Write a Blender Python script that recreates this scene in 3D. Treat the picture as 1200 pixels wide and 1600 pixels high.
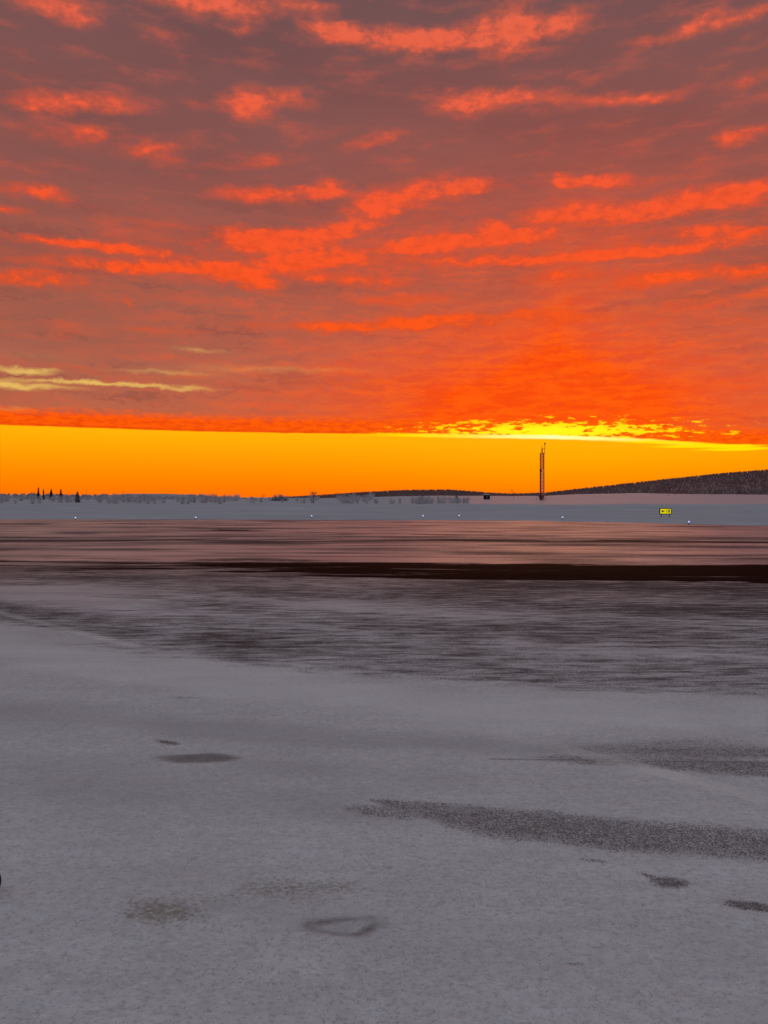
import bpy, math, random
import numpy as np
R = math.radians
scene = bpy.context.scene
COL = scene.collection
for o in list(bpy.data.objects): bpy.data.objects.remove(o)

# ------------------------------------------------------------------ camera
F = 1203.0; HOR = 777.0; H = 3.0            # focal length in photo pixels, horizon row, eye height
cd = bpy.data.cameras.new('camera'); cam = bpy.data.objects.new('camera', cd); COL.objects.link(cam)
cam.location = (0, 0, H); cam.rotation_euler = (R(90), 0, 0)
cd.sensor_width = 36; cd.lens = 36*F/1600; cd.shift_y = -(800-HOR)/1600
cd.clip_start = 0.1; cd.clip_end = 20000
scene.camera = cam
scene.render.resolution_x = 768; scene.render.resolution_y = 1024
scene.view_settings.view_transform = 'Standard'; scene.view_settings.look = 'None'
scene.view_settings.exposure = 0; scene.view_settings.gamma = 1

def lin(c):
    r = []
    for v in c:
        v = v/255.0
        r.append(v/12.92 if v <= 0.04045 else ((v+0.055)/1.055)**2.4)
    return tuple(r)+(1.0,)

# ------------------------------------------------------------------ small node helper
class G:
    def __init__(s, nt): s.nt = nt; s.n = nt.nodes; s.l = nt.links
    def put(s, sock, v):
        if isinstance(v, bpy.types.NodeSocket): s.l.new(v, sock)
        elif v is not None:
            if hasattr(sock.default_value, '__len__') and not hasattr(v, '__len__'): v = [v]*len(sock.default_value)
            sock.default_value = v
    def m(s, op, a, b=None, c=None, clamp=False):
        n = s.n.new('ShaderNodeMath'); n.operation = op; n.use_clamp = clamp
        for i, v in enumerate((a, b, c)):
            if v is not None: s.put(n.inputs[i], v)
        return n.outputs[0]
    def add(s, a, b): return s.m('ADD', a, b)
    def sub(s, a, b): return s.m('SUBTRACT', a, b)
    def mul(s, a, b): return s.m('MULTIPLY', a, b)
    def mad(s, a, b, c): return s.m('MULTIPLY_ADD', a, b, c)
    def sat(s, a): return s.m('ADD', a, 0.0, clamp=True)
    def vec(s, x, y, z=0.0):
        n = s.n.new('ShaderNodeCombineXYZ')
        s.put(n.inputs[0], x); s.put(n.inputs[1], y); s.put(n.inputs[2], z); return n.outputs[0]
    def sep(s, v):
        n = s.n.new('ShaderNodeSeparateXYZ'); s.put(n.inputs[0], v); return n.outputs
    def vm(s, op, a, b):
        n = s.n.new('ShaderNodeVectorMath'); n.operation = op; s.put(n.inputs[0], a); s.put(n.inputs[1], b); return n.outputs[0]
    def ss(s, v, a, b, lo=0.0, hi=1.0):
        n = s.n.new('ShaderNodeMapRange'); n.interpolation_type = 'SMOOTHSTEP'
        for i, q in enumerate((v, a, b, lo, hi)): s.put(n.inputs[i], q)
        return n.outputs[0]
    def noise(s, v, scale, detail=2.0, rough=0.5, dist=0.0, col=False):
        n = s.n.new('ShaderNodeTexNoise'); s.put(n.inputs['Vector'], v)
        n.inputs['Scale'].default_value = scale; n.inputs['Detail'].default_value = detail
        n.inputs['Roughness'].default_value = rough; n.inputs['Distortion'].default_value = dist
        return n.outputs[1 if col else 0]
    def mix(s, f, a, b, mode='MIX'):
        n = s.n.new('ShaderNodeMix'); n.data_type = 'RGBA'; n.blend_type = mode
        s.put(n.inputs[0], f); s.put(n.inputs[6], a); s.put(n.inputs[7], b); return n.outputs[2]
    def ramp(s, f, stops, interp='LINEAR'):
        n = s.n.new('ShaderNodeValToRGB'); r = n.color_ramp; r.interpolation = interp
        while len(r.elements) > 1: r.elements.remove(r.elements[-1])
        for i, (p, c) in enumerate(stops):
            e = r.elements[0] if i == 0 else r.elements.new(p)
            e.position = p; e.color = c
        s.put(n.inputs[0], f); return n.outputs[0]
    def blob(s, v, loc, rot, scale, kind='QUADRATIC_SPHERE'):
        n = s.n.new('ShaderNodeMapping'); n.vector_type = 'TEXTURE'; s.put(n.inputs[0], v)
        n.inputs[1].default_value = (loc[0], loc[1], 0); n.inputs[2].default_value = (0, 0, rot)
        n.inputs[3].default_value = (scale[0], scale[1], 1)
        t = s.n.new('ShaderNodeTexGradient'); t.gradient_type = kind; s.l.new(n.outputs[0], t.inputs[0])
        return t.outputs['Fac']
    def attr(s, name):
        n = s.n.new('ShaderNodeAttribute'); n.attribute_name = name; return n.outputs['Fac']

# ------------------------------------------------------------------ world: dusk sky with a lit cloud deck
def azel(u, v):
    x = (u-600)/F; z = (HOR-v)/F
    return math.atan(x), math.atan(z/math.sqrt(1+x*x))
SUN_AZ, SUN_EL = azel(868, 676)

STREAKS = [ # photo-space centre, half width, half height, tilt, strength: each is a lit gap edge in the cloud deck
 (60,6,100,18,0,.55),(125,24,50,16,-4,.45),(330,2,180,17,1,1),(255,57,50,14,0,.4),(388,45,32,12,0,.5),
 (515,48,55,14,-6,.8),(610,62,140,15,-3,.9),(700,58,90,16,4,.8),(790,50,52,34,18,1),(870,38,85,15,0,1),(850,80,80,10,0,.35),
 (996,66,46,11,-3,.55),(1085,42,55,15,6,.85),(1165,26,60,12,6,.65),(505,8,60,10,0,.35),(700,12,50,8,0,.2),
 (125,160,125,15,4,.9),(60,172,60,10,0,.5),(392,162,52,24,0,1),(462,155,46,13,-12,.7),(310,165,40,9,0,.4),
 (740,158,90,17,3,1),(840,148,70,12,-3,.6),(960,158,100,11,-5,.65),(1070,140,70,12,8,.35),(1160,130,60,12,8,.55),
 (90,215,110,16,0,.4),(138,207,26,12,0,.7),(238,232,58,18,3,.75),(345,262,60,9,0,.25),(420,250,80,12,8,.5),(575,222,65,11,12,.6),
 (1145,214,32,14,0,.95),(1192,203,36,11,5,.6),(612,208,22,8,0,.25),(1020,160,20,12,0,.3),
 (55,300,60,11,-3,.95),(20,327,36,6,0,.6),(150,325,60,7,0,.25),(420,306,100,11,3,.6),(508,296,36,13,8,.9),
 (650,300,110,16,6,.65),(738,292,44,9,0,.85),(592,328,52,16,8,.85),(880,283,24,9,0,.9),(935,283,56,8,0,.85),(1010,284,80,7,0,.35),
 (1050,318,130,13,4,.95),(1150,308,70,12,3,.95),(890,332,100,10,3,.75),(1000,335,100,8,0,.4),
 (120,380,140,8,0,.75),(200,392,150,7,-2,.5),(390,376,62,13,-3,1),(480,366,100,10,6,.85),(535,352,54,8,6,.6),(460,388,80,8,0,.5),
 (700,378,120,10,4,1),(820,367,60,9,0,.9),(775,355,34,9,-10,.8),(640,386,50,8,0,.7),(1110,361,70,10,-4,.95),(1180,362,40,7,0,.6),
 (260,418,220,9,2,.85),(55,434,80,12,2,.8),(392,440,50,14,-14,1),(345,428,40,10,0,.7),
 (490,408,90,10,3,.95),(510,435,70,8,0,.7),(1000,395,240,7,0,.85),(600,442,70,10,0,.65),(880,432,70,9,0,.5),(1050,430,90,10,2,.8),(1165,430,60,11,0,.85),
 (735,410,100,7,0,.5),(206,476,14,9,0,.6),(245,518,100,9,0,.4),(520,510,60,10,0,.9),(625,505,90,9,2,.8),(410,508,90,8,0,.45),(100,452,80,7,0,.4),
 (720,500,140,10,3,.6),(870,490,80,11,0,.55),(560,602,70,7,0,.4),(1030,550,46,9,0,.3),(700,560,60,8,0,.3),(910,588,80,8,0,.35),(1110,604,70,8,0,.35),(1060,475,100,8,3,.4),
 (420,615,60,6,0,.4),(1170,500,60,8,0,.35),(1100,250,70,7,0,.2),(250,350,90,7,0,.22),(640,470,120,7,0,.3),(950,460,120,8,2,.3),
]
NSTR = len(STREAKS)
STREAKS += [(300,378,330,24,0,.42),(900,352,360,44,2,.42),(520,402,280,34,3,.42),(900,402,340,22,0,.42),(200,425,280,20,2,.38),(720,508,260,13,1,.5),
 (1000,432,280,16,0,.38),(640,330,150,26,6,.35),(430,306,200,16,2,.3),(880,545,240,12,0,.3),(600,470,200,10,2,.3),(1050,500,180,12,0,.3),(780,290,260,14,0,.28)]
YELLOWS = [(42,578,52,5,-1,1),(20,600,56,7,-5,1),(150,598,165,4,-1,1),(90,605,60,5,-3,.6),(310,547,60,4,0,.45),(255,580,90,4,0,.4),
 (430,576,220,6,0,.28),(15,640,40,5,0,.5),(300,606,80,4,0,.3),(340,590,260,16,0,.15),(60,556,120,9,0,.2)]

world = bpy.data.worlds.new('World'); scene.world = world; world.use_nodes = True
wt = world.node_tree; wt.nodes.clear(); g = G(wt)
tc = g.n.new('ShaderNodeTexCoord').outputs['Generated']
dx, dy, dz = g.sep(tc)
U = g.m('ARCTAN2', dx, dy)
V = g.m('ARCSINE', g.m('MINIMUM', g.m('MAXIMUM', dz, -1.0), 1.0))
UV = g.vec(U, V)
warp = g.noise(g.vm('MULTIPLY', UV, (9, 26, 1)), 1.0, 5, 0.6, col=True)
warp2 = g.noise(g.vm('MULTIPLY', UV, (42, 75, 1)), 1.0, 4, 0.6, col=True)
wv = g.vm('MULTIPLY', g.vm('SUBTRACT', warp, (.5, .5, .5)), (.07, .015, 0))
wv2 = g.vm('MULTIPLY', g.vm('SUBTRACT', warp2, (.5, .5, .5)), (.034, .014, 0))
P = g.vm('ADD', g.vm('ADD', UV, wv), wv2)
def acc(lst, kind='QUADRATIC_SPHERE', grow=(1.25, 1.35)):
    tot = None
    for (u, v, hw, hh, tilt, a) in lst:
        A, E = azel(u, v)
        b = g.blob(P, (A, E), R(tilt), (hw/F*grow[0]*math.cos(A), hh/F*grow[1]*(1.18 if 265 < v < 620 and lst is STREAKS else 1.06)*math.cos(A)), kind)
        tot = g.mul(b, a) if tot is None else g.mad(b, a, tot)
    return tot
STREAKS = [t if i < NSTR else t[:5]+(t[5]*.72,) for i, t in enumerate(STREAKS)]
s_lit = acc(STREAKS, 'SPHERICAL', (1.2, 1.32))
s_yel = acc(YELLOWS, 'SPHERICAL', (1.2, 1.45))
nA = g.noise(g.vm('MULTIPLY', UV, (11, 42, 1)), 1.0, 9, 0.62)
nB = g.noise(g.vm('MULTIPLY', UV, (52, 88, 1)), 1.0, 6, 0.66)
nD = g.noise(g.vm('MULTIPLY', UV, (150, 170, 1)), 1.0, 4, 0.65)
nC = g.noise(g.vm('MULTIPLY', UV, (3.2, 13, 1)), 1.0, 4, 0.55)
def vpos(v): return math.atan((HOR-v)/F)
Vn = g.m('DIVIDE', V, 0.62)                       # 0 at the horizon, 1 just above the frame
def rows(lst): return sorted([(max(0, vpos(v))/0.62, lin(c)) for v, c in lst], key=lambda t: t[0])
base = g.ramp(Vn, rows([(777,(200,100,60)),(665,(190,100,66)),(640,(182,98,72)),(570,(172,98,78)),(450,(160,90,74)),(300,(142,85,78)),(150,(128,83,80)),(0,(116,82,82))]))
litc = g.ramp(Vn, rows([(640,(255,90,16)),(500,(255,84,16)),(420,(254,84,32)),(300,(248,88,48)),(150,(240,98,66)),(0,(236,102,72))]))
# broad darker and paler rolls of the deck
base = g.mix(g.mul(g.ss(nC, .35, .70), .55), base, g.mix(1.0, base, (.80, .80, .84, 1), 'MULTIPLY'))
base = g.mix(g.mul(g.ss(nA, .48, .78), .32), base, litc)
# fine ripples of the lower deck, seen edge-on
nR = g.noise(g.vm('ADD', g.vm('MULTIPLY', UV, (6, 52, 1)), g.vm('MULTIPLY', warp2, (.9, 1.5, 0))), 1.0, 7, .64)
nR2 = g.noise(g.vm('ADD', g.vm('MULTIPLY', UV, (19, 110, 1)), g.vm('MULTIPLY', warp2, (.6, 1.6, 0))), 1.0, 5, .65)
win = g.mul(g.ss(V, .42, .26), g.add(.22, g.mul(g.ss(U, -.45, .1), .68)))
base = g.mix(g.mul(g.mul(g.ss(nR, .48, .72), win), .60), base, litc)
base = g.mix(g.mul(g.mul(g.ss(nR2, .50, .72), win), .28), base, litc)
base = g.mix(g.mul(g.mul(g.ss(nR, .48, .32), g.ss(V, .44, .30)), .5), base, lin((122, 72, 68)))
# glow of the hidden sun through the thin lower deck
gl = g.blob(P, azel(850, 655), 0, (680/F, 230/F))
gl2 = g.blob(P, azel(850, 600), 0, (760/F, 560/F))
glow = g.sat(g.add(g.mul(gl, 1.2), g.mul(gl2, .38)))
gcol = g.blob(P, azel(880, 500), R(78), (330/F, 130/F))
glow = g.add(glow, g.mul(gcol, .30))
glow = g.sat(g.mul(glow, g.add(.60, g.add(g.mul(nA, .55), g.mul(nR2, .50)))))
base = g.mix(glow, base, g.mix(g.ss(nR2, .38, .62), lin((246, 68, 0)), lin((255, 88, 0))))
lit = g.add(g.mul(s_lit, 1.15), g.mul(g.m('MINIMUM', s_lit, 1.0), g.add(g.mul(g.sub(nB, .5), 2.4), g.add(g.mul(g.sub(nA, .5), 1.3), g.mul(g.sub(nD, .5), g.ss(V, .42, .30, .35, .9))))))
lit = g.ss(lit, .03, 1.08)
cloud = g.mix(g.mul(lit, .95), base, g.mix(g.mul(g.ss(lit, .45, 1.0), g.ss(nB, .30, .60)), g.mix(1.0, litc, (.80, .84, .88, 1), 'MULTIPLY'), litc))
# small dark curdles inside the low glow
cloud = g.mix(g.mul(g.mul(glow, g.ss(nB, .50, .70)), .35), cloud, lin((220, 62, 10)))
yl = g.ss(g.add(s_yel, g.mul(g.m('MINIMUM', s_yel, 1.0), g.mul(g.sub(nA, .5), .8))), .05, 1.0)
cloud = g.mix(g.mul(yl, .9), cloud, lin((236, 192, 98)))
# clear strip under the deck
edge_stops = [(-1.2, 668), (-.6, 662), (azel(0,0)[0], 664), (azel(150,0)[0], 669), (azel(300,0)[0], 674), (azel(600,0)[0], 678), (azel(860,0)[0], 682), (azel(980,0)[0], 686), (azel(1100,0)[0], 694), (azel(1200,0)[0], 699), (.6, 708), (1.2, 715)]
def ev(v): return (vpos(v)-.03)/.1
def ev2(a, v): return (math.atan((HOR-v)/F*math.cos(min(abs(a), .5)))-.03)/.1
edge = g.ramp(g.mad(U, 1/2.4, .5), [((a+1.2)/2.4, (ev2(a, v),)*3+(1,)) for a, v in edge_stops])
edge = g.mad(g.sep(edge)[0], .1, .03)
fine = g.noise(g.vm('MULTIPLY', UV, (60, 330, 1)), 1.0, 4, .6)
d0 = g.sub(V, edge)
d = g.add(d0, g.mul(g.sub(fine, .5), .0016))
clear = g.ramp(g.m('DIVIDE', V, .1), [(0, lin((255, 112, 0))), (.12, lin((255, 122, 0))), (.45, lin((255, 150, 0))), (.85, lin((255, 180, 0))), (1, lin((255, 190, 0)))])
sb = g.blob(UV, azel(960, 690), 0, (620/F, 120/F))
clear = g.mix(g.mul(sb, .55), clear, lin((255, 178, 0)))
# fiery fringe right above the edge
fringe_n = g.noise(g.vm('MULTIPLY', UV, (70, 210, 1)), 1.0, 5, .65)
dd = g.add(d0, g.mul(g.sub(fringe_n, .5), .022))
fr = g.mul(g.ss(dd, .026, .012), 1.0)
fcol = g.mix(g.ss(fringe_n, .40, .66), lin((255, 90, 0)), lin((236, 70, 0)))
cloud = g.mix(fr, cloud, fcol)
thin = g.mul(g.ss(g.m('ABSOLUTE', g.sub(d, .0022)), .0016, .0004), .5)
cloud = g.mix(thin, cloud, lin((225, 66, 4)))
# broken burning-yellow cloud bottoms over the sun
yb = g.blob(UV, azel(862, 674), R(-1.0), (320/F, 27/F), 'SPHERICAL')
yn = g.noise(g.vm('MULTIPLY', UV, (48, 190, 1)), 1.0, 6, .68)
ybm = g.ss(g.add(yb, g.mul(g.sub(yn, .5), 3.4)), .40, .72)
ybm = g.mul(ybm, g.ss(yb, .0, .12))
cloud = g.mix(ybm, cloud, g.mix(g.ss(yb, .3, .95), lin((255, 205, 0)), lin((255, 246, 20))))
sky = g.mix(g.ss(d, -.0006, .0010), clear, cloud)
# white-hot line of the edge
lw = g.m('ABSOLUTE', g.add(d, .0006))
lm = g.mul(g.ss(lw, .0036, .0008), g.ss(g.blob(UV, azel(865, 682), 0, (330/F, 330/F), 'SPHERICAL'), .02, .45))
sky = g.mix(lm, sky, g.mix(g.blob(UV, azel(865, 682), 0, (240/F, 240/F)), lin((255, 220, 0)), (1.25, 1.15, .45, 1)))
tails = None
for (u, v, hw, hh, tl, a) in [(1110, 697, 110, 4, -1, 1), (1030, 691, 90, 3, -2, .8), (1150, 702, 90, 3, 0, .8), (690, 681, 120, 2.2, -.5, .7)]:
    b = g.blob(g.vm('ADD', UV, g.vm('MULTIPLY', g.vm('SUBTRACT', warp2, (.5,.5,.5)), (0, .003, 0))), azel(u, v), R(tl), (hw/F, hh/F), 'SPHERICAL')
    tails = g.mul(b, a) if tails is None else g.mad(b, a, tails)
sky = g.mix(g.ss(tails, .12, .6), sky, lin((255, 225, 0)))
# overhead and behind the viewer: pale blue-grey dusk sky
up = g.ss(V, .56, .95)
back = g.ss(dy, .45, -.15)
bm = g.m('MAXIMUM', up, back)
BACK = (.355, .405, .475, 1)
sky = g.mix(bm, sky, g.mix(g.mul(g.ss(nC, .3, .7), .3), BACK, (.36, .365, .42, 1)))
sky = g.mix(g.ss(V, -.002, -.02), sky, (.12, .11, .12, 1))
nish = g.n.new('ShaderNodeTexSky'); nish.sky_type = 'NISHITA'; nish.sun_disc = False
nish.sun_elevation = R(1.0); nish.sun_rotation = SUN_AZ
bg1 = g.n.new('ShaderNodeBackground'); g.put(bg1.inputs[0], sky); bg1.inputs[1].default_value = 1.0
bg2 = g.n.new('ShaderNodeBackground'); g.put(bg2.inputs[0], nish.outputs[0]); bg2.inputs[1].default_value = .003
ash = g.n.new('ShaderNodeAddShader'); g.l.new(bg1.outputs[0], ash.inputs[0]); g.l.new(bg2.outputs[0], ash.inputs[1])
wo = g.n.new('ShaderNodeOutputWorld'); g.l.new(ash.outputs[0], wo.inputs[0])
try: world.cycles.sampling_method = 'MANUAL'; world.cycles.sample_map_resolution = 1024
except Exception: pass

sd = bpy.data.lights.new('sun', 'SUN'); so = bpy.data.objects.new('sun', sd); COL.objects.link(so)
sd.energy = .12; sd.angle = R(22); sd.color = (1, .42, .18)
so.rotation_euler = (R(90-1.6), 0, -SUN_AZ); so.rotation_euler = (R(-(90-1.6)), 0, -SUN_AZ)
# a sun lamp shines down its local -Z: tipping it back by (90 - elevation) makes it shine from the front horizon

# ------------------------------------------------------------------ helpers
def tag(o, label=None, cat=None, group=None, kind=None):
    if label: o['label'] = label
    if cat: o['category'] = cat
    if group: o['group'] = group
    if kind: o['kind'] = kind
    return o
def mesh(name, verts, faces, mat, parent=None, smooth=False):
    me = bpy.data.meshes.new(name); me.from_pydata([tuple(v) for v in verts], [], faces); me.update()
    if mat: me.materials.append(mat)
    if smooth: me.polygons.foreach_set('use_smooth', [True]*len(me.polygons))
    o = bpy.data.objects.new(name, me); COL.objects.link(o)
    if parent: o.parent = parent
    return o
def empty(name, loc, rz=0):
    o = bpy.data.objects.new(name, None); o.location = loc; o.rotation_euler = (0, 0, rz); o.empty_display_size = .2
    COL.objects.link(o); return o
def copy_tree(o, parent=None):
    c = o.copy(); COL.objects.link(c); c.parent = parent
    for ch in [x for x in o.children]: copy_tree(ch, c)
    return c
class MB:
    def __init__(s): s.v = []; s.f = []
    def box(s, c, d, bev=0):
        b = len(s.v); x, y, z = c; a, e, h = d[0]/2, d[1]/2, d[2]/2
        if bev:
            k = min(bev, a*.9, h*.9)
            pr = [(-a+k,-h),(a-k,-h),(a,-h+k),(a,h-k),(a-k,h),(-a+k,h),(-a,h-k),(-a,-h+k)]
            for yy in (-e, e): s.v += [(x+p, y+yy, z+q) for p, q in pr]
            s.f += [tuple(b+i for i in range(8)), tuple(b+15-i for i in range(8))]
            s.f += [(b+i, b+8+i, b+8+(i+1) % 8, b+(i+1) % 8) for i in range(8)]
            return s
        s.v += [(x+i*a, y+j*e, z+k*h) for i in (-1, 1) for j in (-1, 1) for k in (-1, 1)]
        s.f += [tuple(b+i for i in q) for q in ((0,1,3,2),(4,6,7,5),(0,4,5,1),(2,3,7,6),(0,2,6,4),(1,5,7,3))]
        return s
    def tube(s, p, q, r0, r1=None, n=6, cap=True):
        r1 = r0 if r1 is None else r1
        p = np.array(p, float); q = np.array(q, float); w = q-p; L = np.linalg.norm(w)
        if L < 1e-6: return s
        w /= L; a = np.cross(w, (0, 0, 1) if abs(w[2]) < .9 else (1, 0, 0)); a /= np.linalg.norm(a); c = np.cross(w, a)
        b = len(s.v)
        for P_, r in ((p, r0), (q, r1)):
            for i in range(n):
                t = 2*math.pi*i/n; s.v.append(tuple(P_+r*(math.cos(t)*a+math.sin(t)*c)))
        s.f += [(b+i, b+(i+1) % n, b+n+(i+1) % n, b+n+i) for i in range(n)]
        if cap: s.f += [tuple(b+n-1-i for i in range(n)), tuple(b+n+i for i in range(n))]
        return s
    def lathe(s, c, prof, n=12):
        b = len(s.v)
        for r, z in prof:
            for i in range(n):
                t = 2*math.pi*i/n; s.v.append((c[0]+r*math.cos(t), c[1]+r*math.sin(t), c[2]+z))
        for k in range(len(prof)-1):
            for i in range(n):
                s.f.append((b+k*n+i, b+k*n+(i+1) % n, b+(k+1)*n+(i+1) % n, b+(k+1)*n+i))
        s.f += [tuple(b+n-1-i for i in range(n)), tuple(b+(len(prof)-1)*n+i for i in range(n))]
        return s
    def build(s, name, mat, parent=None, smooth=False): return mesh(name, s.v, s.f, mat, parent, smooth)

def hash2(ix, iy, seed):
    n = (ix.astype(np.int64)*374761393+iy.astype(np.int64)*668265263+seed*1442695041) & 0xffffffff
    n = ((n ^ (n >> 13))*1274126177) & 0xffffffff
    return ((n ^ (n >> 16)) & 0xffff)/65535.0
def vnoise(x, y, seed=0):
    ix = np.floor(x); iy = np.floor(y); fx = x-ix; fy = y-iy
    fx = fx*fx*(3-2*fx); fy = fy*fy*(3-2*fy)
    a = hash2(ix, iy, seed); b = hash2(ix+1, iy, seed); c = hash2(ix, iy+1, seed); e = hash2(ix+1, iy+1, seed)
    return (a*(1-fx)+b*fx)*(1-fy)+(c*(1-fx)+e*fx)*fy
def fbm(x, y, seed=0, o=4):
    t = 0; a = .5
    for k in range(o): t = t+a*vnoise(x*2**k, y*2**k, seed+k*17); a *= .5
    return t/(1-.5**o)
def sstep(x, a, b):
    t = np.clip((x-a)/(b-a), 0, 1); return t*t*(3-2*t)

# ------------------------------------------------------------------ materials
def material(name):
    m = bpy.data.materials.new(name); m.use_nodes = True
    nt = m.node_tree; b = nt.nodes['Principled BSDF']; return m, G(nt), b
def simple(name, col, rough=.7, nz=.15, scale=3.0, metal=0, spec=.3, emit=None, es=0):
    m, g, b = material(name)
    tcn = g.n.new('ShaderNodeTexCoord').outputs['Object']
    n = g.noise(tcn, scale, 4, .6)
    c = g.mix(g.ss(n, .3, .7), tuple(x*(1-nz) for x in col[:3])+(1,), tuple(min(1, x*(1+nz)) for x in col[:3])+(1,))
    g.put(b.inputs['Base Color'], c); b.inputs['Roughness'].default_value = rough; b.inputs['Metallic'].default_value = metal
    b.inputs['Specular IOR Level'].default_value = spec
    if emit: b.inputs['Emission Color'].default_value = emit; b.inputs['Emission Strength'].default_value = es
    return m

def ground_material():
    m, g, b = material('packed_snow_apron')
    pos = g.n.new('ShaderNodeNewGeometry').outputs['Position']
    bare = g.attr('bare'); ice = g.attr('ice'); dirt = g.attr('dirt'); strip = g.attr('strip'); tone = g.attr('tone'); paint = g.attr('paint'); solid = g.attr('solid')
    s1 = g.noise(g.vm('MULTIPLY', pos, (.95, 4.0, 1)), 1.0, 7, .68)
    s2 = g.noise(g.vm('MULTIPLY', pos, (.05, .42, 1)), 1.0, 5, .6)
    s3 = g.noise(pos, 34.0, 3, .6)                      # granules
    s4 = g.noise(pos, 7.0, 5, .6); s8 = g.noise(g.vm('MULTIPLY', pos, (.5, .8, 1)), 1.0, 5, .6)
    s5 = g.noise(pos, 75.0, 2, .5)
    far = g.ss(g.sep(pos)[1], 24, 42)
    s7 = g.noise(g.vm('MULTIPLY', pos, (.11, .85, 1)), 1.0, 7, .68)
    st = g.mix(far, g.mix(g.ss(g.sep(pos)[1], 9, 13), s4, s1), s2)
    st = g.sep(st)[0]
    k = g.m('MINIMUM', g.mul(bare, 3.0), 1.0); mid = g.ss(g.sep(pos)[1], 9, 12)
    f = g.add(bare, g.mul(g.sub(st, .5), g.mul(g.mad(mid, 1.7, .7), k)))
    f = g.add(f, g.mul(g.sub(s3, .5), g.mul(1.1, k)))
    f = g.add(f, g.mul(g.sub(s5, .5), g.mul(2.4, k)))
    f = g.mix(mid, g.ss(f, .15, .90), g.ss(f, .24, .78)); f = g.sep(f)[0]
    sf = g.mul(g.ss(g.add(strip, g.mul(g.sub(s7, .5), 1.9)), .36, .62), g.ss(strip, .0, .2))
    sg_ = g.mul(solid, g.add(1.0, g.mul(g.sub(1.0, g.ss(g.sep(pos)[1], 12, 20)), g.mul(g.sub(s5, .62), 1.8))))
    f = g.m('MAXIMUM', f, g.sat(sg_))
    snow = g.mix(g.ss(s4, .3, .7), (.52, .51, .52, 1), (.60, .59, .60, 1))
    snow = g.mix(g.mul(g.ss(s1, .35, .7), .25), snow, (.42, .39, .395, 1))
    snow = g.mix(g.mul(g.ss(s8, .42, .66), .38), snow, (.41, .395, .40, 1))
    snow = g.mix(g.mul(g.ss(s3, .54, .66), .50), snow, (.30, .285, .29, 1))
    s6 = g.noise(g.vm('MULTIPLY', pos, (13, 21, 1)), 1.0, 5, .7)
    snow = g.mix(g.mul(g.ss(s6, .52, .68), .55), snow, (.33, .315, .32, 1))
    snow = g.mix(g.mul(g.ss(s6, .46, .34), .45), snow, (.70, .68, .69, 1))
    snow = g.mix(g.mul(g.ss(s5, .62, .72), .7), snow, (.20, .19, .19, 1))
    snow = g.mix(g.mul(g.ss(s3, .40, .28), .35), snow, (.62, .60, .61, 1))
    asp = g.mix(g.ss(s5, .36, .64), (.060, .046, .045, 1), (.19, .155, .150, 1))
    asp = g.mix(g.mul(mid, .8), asp, (.088, .058, .058, 1))
    asp = g.mix(g.mul(far, g.ss(solid, .3, .9)), asp, (.014, .005, .004, 1))
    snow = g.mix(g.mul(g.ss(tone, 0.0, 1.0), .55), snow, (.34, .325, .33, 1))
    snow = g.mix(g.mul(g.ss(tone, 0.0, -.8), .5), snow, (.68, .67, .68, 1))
    snow = g.mix(g.mul(ice, g.ss(s7, .30, .66, .40, .82)), snow, (.20, .135, .125, 1))  # dirty ice, browned further to carry the warm sky reflection in its colour
    c = g.mix(f, snow, asp)
    c = g.mix(sf, c, g.mix(s2, (.006, .002, .0015, 1), (.035, .014, .011, 1)))
    dm = g.ss(g.add(dirt, g.mul(g.sub(s3, .5), g.mul(dirt, 2.6))), .25, .9)
    c = g.mix(g.mul(dm, .8), c, (.22, .19, .145, 1))
    c = g.mix(g.mul(paint, .62), c, (.62, .60, .56, 1))
    g.put(b.inputs['Base Color'], c)
    rg = g.mix(ice, (.75,)*3+(1,), (.38,)*3+(1,))
    g.put(b.inputs['Roughness'], g.sep(rg)[0])
    sp = g.mul(g.sub(1.0, g.mul(f, .93)), g.add(.12, g.mul(ice, .45)))
    g.put(b.inputs['Specular IOR Level'], sp)
    bp = g.n.new('ShaderNodeBump'); bp.inputs['Strength'].default_value = .9; bp.inputs['Distance'].default_value = .012
    hgt = g.add(g.mul(s3, .8), g.add(g.mul(s4, 1.2), g.mul(s5, .35)))
    hgt = g.mul(hgt, g.ss(g.sep(pos)[1], 40, 12))
    df = g.n.new('ShaderNodeBsdfDiffuse'); g.put(df.inputs[0], c); ms = g.n.new('ShaderNodeMixShader')
    g.put(ms.inputs[0], g.mul(g.sub(1.0, g.mul(g.m('MAXIMUM', f, sf), .93)), g.add(.10, g.mul(ice, g.ss(s7, .34, .64, .90, .66))))); g.l.new(df.outputs[0], ms.inputs[1]); g.l.new(b.outputs[0], ms.inputs[2])
    g.l.new(ms.outputs[0], g.n['Material Output'].inputs[0])
    g.put(bp.inputs['Height'], g.sub(hgt, g.mul(f, .9)))
    g.l.new(bp.outputs[0], b.inputs['Normal']); g.l.new(bp.outputs[0], df.inputs['Normal'])
    return m
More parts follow.
